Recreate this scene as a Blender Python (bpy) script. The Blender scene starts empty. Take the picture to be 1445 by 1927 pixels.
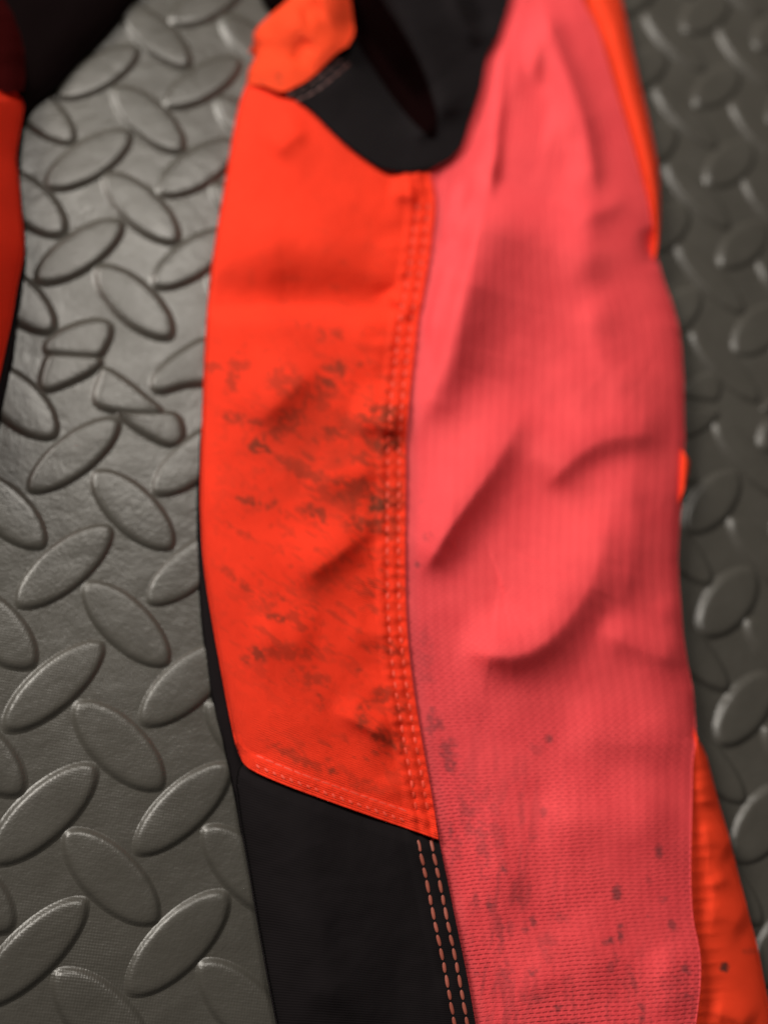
import bpy, math
import numpy as np
from mathutils import Matrix, Vector

R = math.radians
SC = bpy.context.scene
COL = SC.collection

# ------------------------------------------------------------------ camera
PITCH = 0.045                      # spacing of the mat's tread, metres
IW, IH, FPX = 1445.0, 1927.0, 2000.0
AX, AY, AZ = -0.34118, -0.2273, -0.02479
TV = np.array([-2.61869, 0.42365, 8.74026])
def _rot():
    cx, sx, cy, sy, cz, sz = math.cos(AX), math.sin(AX), math.cos(AY), math.sin(AY), math.cos(AZ), math.sin(AZ)
    return (np.array([[1, 0, 0], [0, cx, -sx], [0, sx, cx]]) @ np.array([[cy, 0, sy], [0, 1, 0], [-sy, 0, cy]])
            @ np.array([[cz, -sz, 0], [sz, cz, 0], [0, 0, 1]]))
RM = _rot()
CL = -RM.T @ TV
FLIP = np.diag([1.0, -1.0, -1.0])
CAM = FLIP @ CL * PITCH
CROT = FLIP @ RM.T @ FLIP
cam = bpy.data.cameras.new('camera')
cam_ob = bpy.data.objects.new('camera', cam)
COL.objects.link(cam_ob)
m = Matrix.Identity(4)
for a in range(3):
    for b in range(3):
        m[a][b] = CROT[a, b]
    m[a][3] = CAM[a]
cam_ob.matrix_world = m
cam.sensor_fit = 'VERTICAL'
cam.sensor_height = 36.0
cam.sensor_width = 27.0
cam.lens = 36.0 * FPX / IH
cam.clip_start, cam.clip_end = 0.01, 50.0
cam.dof.use_dof = True
cam.dof.focus_distance = 0.352
cam.dof.aperture_fstop = 3.3
SC.camera = cam_ob

# ------------------------------------------------------------------ light
w = bpy.data.worlds.new('World')
SC.world = w
w.use_nodes = True
bg = w.node_tree.nodes['Background']
bg.inputs['Color'].default_value = (1.0, 0.93, 0.84, 1)
bg.inputs['Strength'].default_value = 0.06
def lamp(name, loc, aim, size, energy, col):
    ld = bpy.data.lights.new(name, 'AREA')
    ld.shape, ld.size, ld.energy, ld.color = 'DISK', size, energy, col
    lo = bpy.data.objects.new(name, ld)
    COL.objects.link(lo)
    lo.location = loc
    lo.rotation_euler = (Vector(aim) - Vector(loc)).to_track_quat('-Z', 'Y').to_euler()
lamp('ceiling_lamp', (0.012, 0.640, 0.960), (0.12, 0.0, 0.0), 0.22, 6.0, (1.0, 0.94, 0.85))
lamp('added_left_lamp', (-0.86, 0.78, 0.88), (0.16, -0.02, 0.0), 0.55, 23.0, (1.0, 0.94, 0.85))  # unseen lamp, added low at the left to shade the folds
SC.view_settings.view_transform = 'Standard'
SC.view_settings.look = 'None'
SC.view_settings.exposure = 0.0
SC.view_settings.gamma = 1.0

# ------------------------------------------------------------------ helpers
def unproject(px, py, zmm):
    """Points at height zmm (millimetres) over the mat, seen at photograph pixel px, py."""
    px, py, zmm = np.broadcast_arrays(np.asarray(px, float), np.asarray(py, float), np.asarray(zmm, float))
    d = np.stack([(px - IW / 2) / FPX, (py - IH / 2) / FPX, np.ones_like(px)], -1) @ RM
    zl = -zmm * 0.001 / PITCH
    s = (zl - CL[2]) / d[..., 2]
    return ((CL + s[..., None] * d) @ FLIP) * PITCH

RNG = np.random.RandomState(7)
NGRID = RNG.rand(256, 256)
def vnoise(x, y):
    xi, yi = np.floor(x).astype(int), np.floor(y).astype(int)
    fx, fy = x - xi, y - yi
    fx, fy = fx * fx * (3 - 2 * fx), fy * fy * (3 - 2 * fy)
    g = lambda i, j: NGRID[i % 256, j % 256]
    return ((g(xi, yi) * (1 - fx) + g(xi + 1, yi) * fx) * (1 - fy) + (g(xi, yi + 1) * (1 - fx) + g(xi + 1, yi + 1) * fx) * fy)
def fnoise(x, y, oct=3):
    s, a, t = 0, 1.0, 0
    for k in range(oct):
        s = s + a * vnoise(x * 2 ** k + 17.3 * k, y * 2 ** k + 9.1 * k)
        t += a
        a *= 0.5
    return s / t
def sstep(a, b, x):
    t = np.clip((x - a) / (b - a), 0, 1)
    return t * t * (3 - 2 * t)

def smooth(pts, it=2):
    p = np.array(pts, float)
    for _ in range(it):
        q = [p[0]]
        for a, b in zip(p[:-1], p[1:]):
            q += [0.75 * a + 0.25 * b, 0.25 * a + 0.75 * b]
        q.append(p[-1])
        p = np.array(q)
    return p
def resample(pts, n, it=2):
    p = smooth(pts, it)
    d = np.r_[0, np.cumsum(np.hypot(*np.diff(p, axis=0).T))]
    s = np.linspace(0, d[-1], n)
    return np.stack([np.interp(s, d, p[:, 0]), np.interp(s, d, p[:, 1])], 1)

def near(X, Y, pts):
    """Signed distance (px) to a polyline, run fraction, per-segment parameter."""
    p = np.array(pts, float)
    seg = np.hypot(*np.diff(p, axis=0).T)
    cum = np.r_[0, np.cumsum(seg)]
    best = np.full(X.shape, 1e9); sg = np.zeros(X.shape); run = np.zeros(X.shape)
    for k in range(len(p) - 1):
        a, b = p[k], p[k + 1]
        e = (b - a) / max(seg[k], 1e-6)
        t = np.clip((X - a[0]) * e[0] + (Y - a[1]) * e[1], 0, seg[k])
        dx, dy = X - a[0] - e[0] * t, Y - a[1] - e[1] * t
        d = np.hypot(dx, dy)
        c = e[0] * dy - e[1] * dx
        mk = d < best
        best = np.where(mk, d, best); sg = np.where(mk, c, sg); run = np.where(mk, cum[k] + t, run)
    return best, np.sign(sg), run, cum

def ridge(X, Y, pts, a, wl, wd, dark, ends=0.25):
    """A fold: crest along pts, gentle on the lit side (wl), falling away over wd towards the direction dark."""
    p = smooth(pts, 1)
    d, s, run, cum = near(X, Y, p)
    mid = len(p) // 2
    e = p[mid] - p[mid - 1]
    n = np.array([-e[1], e[0]])
    if n @ np.array(dark, float) < 0:
        s = -s
    f = run / cum[-1]
    if np.ndim(wd): wd = np.interp(f, np.linspace(0, 1, len(wd)), wd)
    if np.ndim(wl): wl = np.interp(f, np.linspace(0, 1, len(wl)), wl)
    if np.ndim(a): a = np.interp(f, np.linspace(0, 1, len(a)), a)
    wdt = np.where(s > 0, wd, wl)
    tp = sstep(0, ends * 1.5, f) * sstep(0, ends * 1.5, 1 - f) if ends else 1.0
    u = d / wdt
    prof = np.where((s > 0) & (np.sign(np.sum(a)) > 0), np.exp(-1.35 * (np.sqrt(u * u + 0.2) - 0.4472)), np.exp(-u * u))
    return a * tp * prof

def spots(X, Y, lst, edge=0.5):
    m_ = np.zeros(X.shape)
    n = 0.45 * fnoise((X + 0.6 * Y) / 24.0, (Y - 0.6 * X) / 13.0, 3) + 0.55 * fnoise(X / 7.0 + 30, Y / 6.5, 3)
    for sp in lst:
        x, y, rx, ry = sp[:4]
        ang = R(sp[4]) if len(sp) > 4 else 0
        st = sp[5] if len(sp) > 5 else 0.8
        c, s = math.cos(ang), math.sin(ang)
        u, v = ((X - x) * c + (Y - y) * s) / rx, (-(X - x) * s + (Y - y) * c) / ry
        g = np.exp(-(u * u + v * v) * 0.9)
        m_ = np.maximum(m_, st * sstep(0.20, 0.85, g ** 0.7 * (2.6 * n - 0.55)))
    return m_

# ------------------------------------------------------------------ materials
def new_mat(name):
    mt = bpy.data.materials.new(name)
    mt.use_nodes = True
    nt = mt.node_tree
    return mt, nt, nt.nodes['Principled BSDF']
def node(nt, kind, **kw):
    n = nt.nodes.new(kind)
    for k, v in kw.items():
        setattr(n, k, v)
    return n
def mth(nt, op, a, b=None, c=None):
    n = node(nt, 'ShaderNodeMath', operation=op)
    for k, v in enumerate((a, b, c)):
        if v is None: continue
        if isinstance(v, (int, float)): n.inputs[k].default_value = v
        else: nt.links.new(v, n.inputs[k])
    return n.outputs[0]
def mixc(nt, fac, a, b, mode='MIX'):
    n = node(nt, 'ShaderNodeMix', data_type='RGBA', blend_type=mode)
    for k, v in ((0, fac), (6, a), (7, b)):
        if isinstance(v, (int, float)): n.inputs[k].default_value = v
        elif isinstance(v, tuple): n.inputs[k].default_value = (*v, 1)
        else: nt.links.new(v, n.inputs[k])
    return n.outputs[2]
def noise(nt, vec, scale, detail=3, rough=0.55):
    n = node(nt, 'ShaderNodeTexNoise')
    n.inputs['Scale'].default_value = scale
    n.inputs['Detail'].default_value = detail
    n.inputs['Roughness'].default_value = rough
    if vec is not None: nt.links.new(vec, n.inputs['Vector'])
    return n.outputs['Fac']
def maprange(nt, v, a, b, c=0.0, d=1.0):
    n = node(nt, 'ShaderNodeMapRange')
    nt.links.new(v, n.inputs[0])
    for k, x in zip((1, 2, 3, 4), (a, b, c, d)): n.inputs[k].default_value = x
    return n.outputs[0]
def bump(nt, bs, h, dist, strength=1.0):
    n = node(nt, 'ShaderNodeBump')
    n.inputs['Distance'].default_value = dist
    n.inputs['Strength'].default_value = strength
    nt.links.new(h, n.inputs['Height'])
    nt.links.new(n.outputs[0], bs.inputs['Normal'])
def cloth_uv(nt):
    u = node(nt, 'ShaderNodeUVMap', uv_map='cloth')
    s = node(nt, 'ShaderNodeSeparateXYZ')
    nt.links.new(u.outputs[0], s.inputs[0])
    return u.outputs[0], s.outputs[0], s.outputs[1]
def dirt_attr(nt):
    a = node(nt, 'ShaderNodeAttribute', attribute_name='dirt')
    return a.outputs['Fac']

def twill(name, col, dirtcol, rib=1.0, relief=0.00012, rough=0.75, varc=None, spec=0.15):
    """Woven cloth; uv in millimetres."""
    mt, nt, bs = new_mat(name)
    uv, u, v = cloth_uv(nt)
    wob = noise(nt, uv, 0.12, 2)
    ph = mth(nt, 'ADD', mth(nt, 'MULTIPLY', v, 2 * math.pi / rib), mth(nt, 'MULTIPLY', wob, 4.0))
    rows = mth(nt, 'SINE', ph)
    thr = noise(nt, uv, 1.6, 2)
    h = mth(nt, 'ADD', rows, mth(nt, 'MULTIPLY', thr, 1.6))
    big = noise(nt, uv, 0.035, 3)
    c = mixc(nt, maprange(nt, big, 0.35, 0.7), col, varc or tuple(x * 0.88 for x in col))
    c = mixc(nt, maprange(nt, h, -0.6, 1.6, 0.28, 0.0), c, tuple(x * 0.5 for x in col))
    c = mixc(nt, dirt_attr(nt), c, dirtcol)
    nt.links.new(c, bs.inputs['Base Color'])
    bs.inputs['Roughness'].default_value = rough
    bs.inputs['Specular IOR Level'].default_value = spec
    bump(nt, bs, h, relief)
    return mt

def knit(name, col, dark, dirtcol):
    """Open knit: rows of short dark slots, ribs along the leg."""
    mt, nt, bs = new_mat(name)
    uv, u, v = cloth_uv(nt)
    wob = mth(nt, 'MULTIPLY', noise(nt, uv, 0.06, 2), 3.0)
    vw = mth(nt, 'ADD', v, wob)
    rv = mth(nt, 'MULTIPLY', vw, mth(nt, 'SUBTRACT', 1.15, mth(nt, 'MULTIPLY', vw, 0.00065)))
    row = mth(nt, 'FLOOR', rv)
    fv = mth(nt, 'ABSOLUTE', mth(nt, 'SUBTRACT', mth(nt, 'FRACT', rv), 0.5))
    par = mth(nt, 'MULTIPLY', mth(nt, 'MODULO', mth(nt, 'ABSOLUTE', row), 2.0), 0.5)
    ru = mth(nt, 'ADD', mth(nt, 'DIVIDE', u, 3.1), par)
    fu = mth(nt, 'ABSOLUTE', mth(nt, 'SUBTRACT', mth(nt, 'FRACT', ru), 0.5))
    slot = mth(nt, 'MULTIPLY', maprange(nt, fv, 0.10, 0.24, 1, 0), maprange(nt, fu, 0.22, 0.42, 1, 0.18))
    strength = maprange(nt, noise(nt, uv, 0.022, 2), 0.38, 0.62, 0.25, 0.9)
    near_edge = mth(nt, 'MULTIPLY', maprange(nt, u, 6, 40, 1.0, 0.0), maprange(nt, v, 250, 330, 0.0, 1.0))
    strength = mth(nt, 'MULTIPLY', strength, mth(nt, 'MAXIMUM', near_edge, maprange(nt, v, 290, 395, 0.30, 0.95)))
    slot = mth(nt, 'MULTIPLY', slot, strength)
    ribs = mth(nt, 'SINE', mth(nt, 'MULTIPLY', u, 2 * math.pi / 3.9))
    fine = noise(nt, uv, 1.3, 2)
    c = mixc(nt, maprange(nt, noise(nt, uv, 0.05, 3), 0.3, 0.7), col, tuple(x * y for x, y in zip(col, (0.9, 0.8, 0.84))))
    c = mixc(nt, mth(nt, 'MULTIPLY', slot, 0.52), c, dark)
    c = mixc(nt, maprange(nt, fine, 0.35, 0.7, 0.16, 0.0), c, tuple(x * 0.6 for x in col))
    c = mixc(nt, dirt_attr(nt), c, dirtcol)
    nt.links.new(c, bs.inputs['Base Color'])
    bs.inputs['Roughness'].default_value = 0.7
    bs.inputs['Specular IOR Level'].default_value = 0.2
    h = mth(nt, 'ADD', mth(nt, 'MULTIPLY', slot, -1.0), mth(nt, 'ADD', mth(nt, 'MULTIPLY', ribs, 0.13), mth(nt, 'MULTIPLY', fine, 0.5)))
    bump(nt, bs, h, 0.00025)
    return mt

def rubber(name):
    mt, nt, bs = new_mat(name)
    g = node(nt, 'ShaderNodeNewGeometry')
    pos = g.outputs['Position']
    s = node(nt, 'ShaderNodeSeparateXYZ')
    nt.links.new(pos, s.inputs[0])
    k = 2 * math.pi / 0.00135
    a = mth(nt, 'SINE', mth(nt, 'MULTIPLY', mth(nt, 'ADD', mth(nt, 'MULTIPLY', s.outputs[0], 0.80), mth(nt, 'MULTIPLY', s.outputs[1], 0.60)), k))
    b = mth(nt, 'SINE', mth(nt, 'MULTIPLY', mth(nt, 'ADD', mth(nt, 'MULTIPLY', s.outputs[0], -0.60), mth(nt, 'MULTIPLY', s.outputs[1], 0.80)), k))
    weave = mth(nt, 'MULTIPLY', a, b)
    big = noise(nt, pos, 9, 4)
    mid = noise(nt, pos, 55, 4)
    fine = noise(nt, pos, 900, 2)
    c = mixc(nt, maprange(nt, big, 0.3, 0.7), (0.052, 0.048, 0.041), (0.065, 0.060, 0.051))
    c = mixc(nt, maprange(nt, mid, 0.45, 0.75, 0, 0.5), c, (0.070, 0.065, 0.056))
    nt.links.new(c, bs.inputs['Base Color'])
    nt.links.new(maprange(nt, mth(nt, 'ADD', mth(nt, 'MULTIPLY', mid, 0.6), mth(nt, 'MULTIPLY', big, 0.4)), 0.3, 0.7, 0.31, 0.42), bs.inputs['Roughness'])
    bs.inputs['Specular IOR Level'].default_value = 0.52
    wv = mth(nt, 'MULTIPLY', weave, maprange(nt, noise(nt, pos, 14, 2), 0.4, 0.65, 0.15, 1.0))
    h = mth(nt, 'ADD', mth(nt, 'MULTIPLY', wv, 0.034), mth(nt, 'ADD', mth(nt, 'MULTIPLY', mid, 0.9), mth(nt, 'MULTIPLY', fine, 0.10)))
    bump(nt, bs, h, 0.0009)
    return mt

DIRT = (0.10, 0.030, 0.014)
M_ORANGE = twill('orange_twill', (0.97, 0.043, 0.014), DIRT, rib=1.05)
M_THIGH = twill('light_orange_cloth', (0.97, 0.070, 0.018), DIRT, rib=0.9)
M_BACK = twill('orange_stretch_cloth', (0.95, 0.058, 0.017), (0.05, 0.025, 0.02), rib=0.7, relief=0.00006)
M_BLACK = twill('black_cloth', (0.0106, 0.0085, 0.0095), (0.02, 0.018, 0.016), rib=0.8, relief=0.00003, rough=0.95, spec=0.06)
M_BLACK_SHADED = twill('shaded_black_cloth', (0.0042, 0.0022, 0.0024), (0.02, 0.01, 0.01), rib=0.8, relief=0.00003, rough=0.95, spec=0.02)  # the black cloth again, darkened to paint in shade at the crotch
M_FOLD_SHADE = twill('fold_shade_black', (0.0042, 0.0011, 0.0012), (0.02, 0.01, 0.01), rib=0.8, relief=0.00003, rough=0.95, spec=0.01)  # near-black colour of the painted shade in the thigh fold
M_MAROON = twill('dark_maroon_cloth', (0.030, 0.0016, 0.0016), (0.02, 0.01, 0.01), rib=0.8, relief=0.00003, rough=0.95, spec=0.03)
M_KNIT = knit('coral_knit', (0.88, 0.078, 0.088), (0.38, 0.022, 0.034), (0.115, 0.040, 0.044))
M_RUBBER = rubber('grey_rubber')
def thread(name, col):
    mt, nt, bs = new_mat(name)
    tc = node(nt, 'ShaderNodeTexCoord')
    c = mixc(nt, maprange(nt, noise(nt, tc.outputs['Object'], 3, 2), 0.3, 0.7), col, tuple(x * 0.6 for x in col))
    nt.links.new(c, bs.inputs['Base Color'])
    bs.inputs['Roughness'].default_value = 0.6
    return mt
M_TH_ORANGE = thread('orange_thread', (0.95, 0.066, 0.028))
M_TH_ROSE = thread('rose_thread', (0.40, 0.095, 0.062))
M_TH_DULL = thread('dull_rose_thread', (0.105, 0.036, 0.032))

# ------------------------------------------------------------------ the mat
mat_root = bpy.data.objects.new('rubber_mat', None)
COL.objects.link(mat_root)
mat_root['label'] = 'grey rubber floor mat with raised lozenge tread, lying under the orange trousers'
mat_root['category'] = 'floor mat'

def mesh_obj(name, verts, faces, mat, parent=None, smooth_=True):
    me = bpy.data.meshes.new(name)
    me.from_pydata([tuple(v) for v in verts], [], faces)
    me.materials.append(mat)
    if smooth_: me.shade_smooth()
    o = bpy.data.objects.new(name, me)
    COL.objects.link(o)
    o.parent = parent
    return o

# sheet: slightly undulating slab, 6 mm thick, top at z = 0
nx, ny = 120, 150
gx, gy = np.meshgrid(np.linspace(-0.42, 0.80, nx), np.linspace(0.78, -0.50, ny))
gz = (fnoise(gx * 9 + 3, gy * 9 + 5, 2) - 0.5) * 0.0009
V = np.stack([gx, gy, gz], -1).reshape(-1, 3)
Fc = [(j * nx + i, j * nx + nx + i, j * nx + nx + i + 1, j * nx + i + 1) for j in range(ny - 1) for i in range(nx - 1)]
rim = [j * nx for j in range(ny)] + [(ny - 1) * nx + i for i in range(1, nx)] + [j * nx + nx - 1 for j in range(ny - 2, -1, -1)] + list(range(nx - 2, 0, -1))
base = len(V)
V = np.vstack([V, V[rim] * [1, 1, 0] + [0, 0, -0.006]])
nr = len(rim)
for k in range(nr):
    Fc.append((rim[k], rim[(k + 1) % nr], base + (k + 1) % nr, base + k))
Fc.append(tuple(base + k for k in range(nr)))
mesh_obj('sheet', V, Fc, M_RUBBER, mat_root)

RINGS = [(-2.0, -0.40), (-1.3, -0.06), (-0.7, 0.14), (-0.1, 0.55), (0.5, 1.08), (1.1, 1.42), (1.9, 1.60), (3.1, 1.68)]
def ring_mesh(rings, name='raised_bar'):
    N = len(rings[0][0])
    vs, c = [], rings[0][0].mean(0)
    for q, z in rings:
        vs.append(np.c_[q, np.full(N, z)])
    last = rings[-1][0]
    vs.append(np.c_[c + (last - c) * 0.5, np.full(N, rings[-1][1] + 0.03)])
    vs = np.vstack(vs + [np.array([[c[0], c[1], rings[-1][1] + 0.04]])])
    K = len(rings) + 1
    fs = [(r * N + i, r * N + (i + 1) % N, (r + 1) * N + (i + 1) % N, (r + 1) * N + i) for r in range(K - 1) for i in range(N)]
    fs += [((K - 1) * N + i, (K - 1) * N + (i + 1) % N, K * N) for i in range(N)]
    me = bpy.data.meshes.new(name)
    me.from_pydata([tuple(v * 0.001) for v in vs], [], fs)
    me.materials.append(M_RUBBER)
    me.shade_smooth()
    return me
def bar_mesh(outline_mm):
    """A raised tread bar of any outline (mm, counter-clockwise)."""
    p = np.array(outline_mm, float)
    t = np.roll(p, -1, 0) - np.roll(p, 1, 0)
    t /= np.maximum(np.hypot(t[:, 0], t[:, 1]), 1e-6)[:, None]
    n = np.stack([t[:, 1], -t[:, 0]], 1)              # outward
    c = p.mean(0)
    rings = []
    for d, z in RINGS:
        q = p - n * min(d, 1.3)
        if d > 1.3: q = c + (q - c) * (1 - (d - 1.3) * 0.16)
        rings.append((q, z))
    return ring_mesh(rings)
def lens_outline(a, b, n=44):
    th = np.linspace(0, 2 * np.pi, n, endpoint=False)
    return np.stack([a * np.cos(th), b * np.sign(np.sin(th)) * np.abs(np.sin(th)) ** 1.14], 1)
def lens_mesh(a, b):
    return ring_mesh([(lens_outline(a - d * 1.25, b - d), z) for d, z in RINGS])
BAR_A, BAR_B = 21.4, 8.6
BARS = [lens_mesh(BAR_A + 0.3 * math.sin(k * 2.1), BAR_B + 0.35 * math.cos(k * 1.7)) for k in range(4)]

WARP = np.array([[3.0476, -1.0198], [2.9907, 0.0385], [0.0301, 3.9937], [-0.0484, 0.0973], [0.0583, 0.045], [0.017, -0.0505], [-0.0109, 0.0173], [-0.1049, -0.0131]])
def lattice(i, j, up):
    a, b = i / 3 - 1, (j + 1) / 4
    q = np.array([1, a, b, a * a, a * b, b * b, b ** 3, up]) @ WARP
    return np.array([q[0], -q[1]]) * PITCH

def to_px(P):
    q = (np.array(P) / PITCH) @ FLIP @ RM.T + TV
    return IW / 2 + FPX * q[0] / q[2], IH / 2 + FPX * q[1] / q[2]

# outlines of the leg on the photograph, used to leave out tread wholly under it
LEFT_OUT = [(560, -260), (600, -60), (543, 0), (514, 23), (484, 51), (477, 69), (484, 90), (480, 110), (468, 133), (464, 156), (450, 200), (440, 250), (432, 300),
            (425, 345), (410, 430), (396, 530), (388, 642), (381, 842), (379, 962), (386, 1067), (400, 1157), (420, 1267), (435, 1349), (446, 1400), (452, 1419),
            (441, 1464), (452, 1533), (469, 1627), (483, 1713), (500, 1810), (518, 1903), (524, 1935), (540, 2010)]
RIGHT_OUT = [(1095, -260), (1150, -60), (1169, 0), (1180, 52), (1191, 104), (1205, 166), (1218, 218), (1229, 270), (1237, 311), (1241, 363), (1241, 432), (1237, 470), (1238, 496),
             (1250, 534), (1264, 571), (1276, 613), (1282, 660), (1286, 723), (1286, 775), (1288, 827), (1284, 927), (1280, 954), (1277, 1009), (1274, 1064), (1281, 1145),
             (1285, 1200), (1294, 1254), (1304, 1300), (1307, 1345), (1313, 1388), (1321, 1405), (1331, 1429), (1338, 1461), (1350, 1504), (1362, 1546), (1374, 1585),
             (1388, 1646), (1398, 1681), (1410, 1729), (1425, 1783), (1435, 1838), (1445, 1888), (1454, 1935), (1468, 2010)]
LO, RO = np.array(LEFT_OUT, float), np.array(RIGHT_OUT, float)
_o = np.argsort(LO[:, 1]); LY, LX = LO[_o, 1], LO[_o, 0]
XL = lambda y: np.interp(y, LY, LX)
XR = lambda y: np.interp(y, RO[:, 1], RO[:, 0])

def put_bar(me, xy, ang, sx=1.0, sy=1.0):
    o = bpy.data.objects.new('raised_bar', me)
    COL.objects.link(o)
    o.parent = mat_root
    o.location = (xy[0], xy[1], 0)
    o.rotation_euler = (0, 0, ang)
    o.scale = (sx, sy, 1)
    return o
def clip(poly, keep_up, y0, tilt):
    """Cut an outline by a line y = y0 + tilt*x."""
    out = []
    f = lambda p: (p[1] - y0 - tilt * p[0]) * (1 if keep_up else -1)
    for a, b in zip(poly, np.roll(poly, -1, 0)):
        fa, fb = f(a), f(b)
        if fa >= 0: out.append(a)
        if fa * fb < 0: out.append(a + (b - a) * fa / (fa - fb))
    return np.array(out)
def even(poly, n=36):
    p = np.vstack([poly, poly[:1]])
    d = np.r_[0, np.cumsum(np.hypot(*np.diff(p, axis=0).T))]
    s = np.linspace(0, d[-1], n, endpoint=False)
    q = np.stack([np.interp(s, d, p[:, 0]), np.interp(s, d, p[:, 1])], 1)
    for _ in range(2):
        q = 0.25 * np.roll(q, 1, 0) + 0.5 * q + 0.25 * np.roll(q, -1, 0)
    return q

def px_bar(pts):
    """A tread bar cut off by the moulding seam, from its outline."""
    w3 = unproject(*np.array(smooth(pts + [pts[0]], 1)[:-1]).T, 1.0)[:, :2] * 1000
    q = even(w3, 40)
    area = np.sum(q[:, 0] * np.roll(q[:, 1], -1) - np.roll(q[:, 0], -1) * q[:, 1])
    if area < 0: q = q[::-1]
    c = q.mean(0)
    put_bar(bar_mesh(q - c), c * 0.001, 0)

k = 0
for ii in range(-3, 11):
    for jj in range(-11, 6):
        for kind in (0, 1):
            i, j = (ii, jj) if kind == 0 else (ii + 0.5, jj + 0.5)
            up = 1.0 if j <= -2.4 else 0.0
            c = lattice(i, j, up)
            ex, ey = lattice(i + 0.5, j, up) - lattice(i - 0.5, j, up), lattice(i, j + 0.5, up) - lattice(i, j - 0.5, up)
            ax_ = (ex - ey) if kind == 0 else (ex + ey)
            bx_ = (ex + ey) if kind == 0 else (ex - ey)
            x, y = to_px((c[0], c[1], 0))
            if not (-190 < x < 1860 and -230 < y < 2130): continue
            if -100 < y < 2000 and XL(y) + 95 < x < XR(y) - 95: continue
            if x < 225 - max(y, 0) * 1.15 - 60 and y < 200: continue
            ang = math.atan2(ax_[1], ax_[0]) + 0.02 * math.sin(k * 3.3)
            sx = np.hypot(*ax_) / (PITCH * 1.4142) * 1.0
            sy = np.hypot(*bx_) / (PITCH * 1.4142) * 1.0
            k += 1
            if kind == 0 and jj == -2:
                if x < 460: continue                     # the cut ones on the left are built below
                q = lens_outline(BAR_A, BAR_B)
                cs, sn = math.cos(ang), math.sin(ang)
                q = q @ np.array([[cs, sn], [-sn, cs]])
                put_bar(bar_mesh(even(clip(q, True, 1.5, -0.05))), (c[0] - 0.002, c[1] + 0.002), 0)
                put_bar(bar_mesh(even(clip(q, False, -1.0, -0.05))), (c[0] + 0.001, c[1] - 0.0005), 0)
                continue
            if kind == 1 and jj == -2 and 150 < x < 420: continue
            put_bar(BARS[k % 4], c, ang, sx, sy)
px_bar([(84, 655), (84, 644), (100, 630), (130, 612), (172, 600), (200, 600), (214, 612), (207, 642), (192, 668), (192, 672), (186, 672), (140, 670), (90, 667), (84, 665)])
px_bar([(90, 666), (96, 664), (140, 667), (188, 671), (196, 674), (190, 690), (165, 706), (138, 719), (100, 735), (82, 738), (73, 724), (80, 690)])
px_bar([(193, 688), (217, 700), (245, 719), (289, 756), (312, 774), (312, 781), (300, 780), (262, 779), (215, 775), (182, 766), (173, 750), (180, 724)])
px_bar([(216, 774), (222, 774), (280, 775), (325, 775), (336, 778), (345, 796), (349, 818), (340, 837), (318, 840), (288, 827), (248, 803)])
px_bar([(283, 724), (288, 704), (313, 679), (350, 652), (400, 626), (400, 716), (400, 722), (348, 724), (312, 738), (290, 740)])
# ------------------------------------------------------------------ the trousers
trousers = bpy.data.objects.new('work_trousers', None)
COL.objects.link(trousers)
trousers.location = tuple(unproject(800, 1000, 0.0))
bpy.context.view_layer.update()
trousers['label'] = 'stained orange work trousers with coral knit and black panels, lying on the grey mat'
trousers['category'] = 'trousers'

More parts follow.
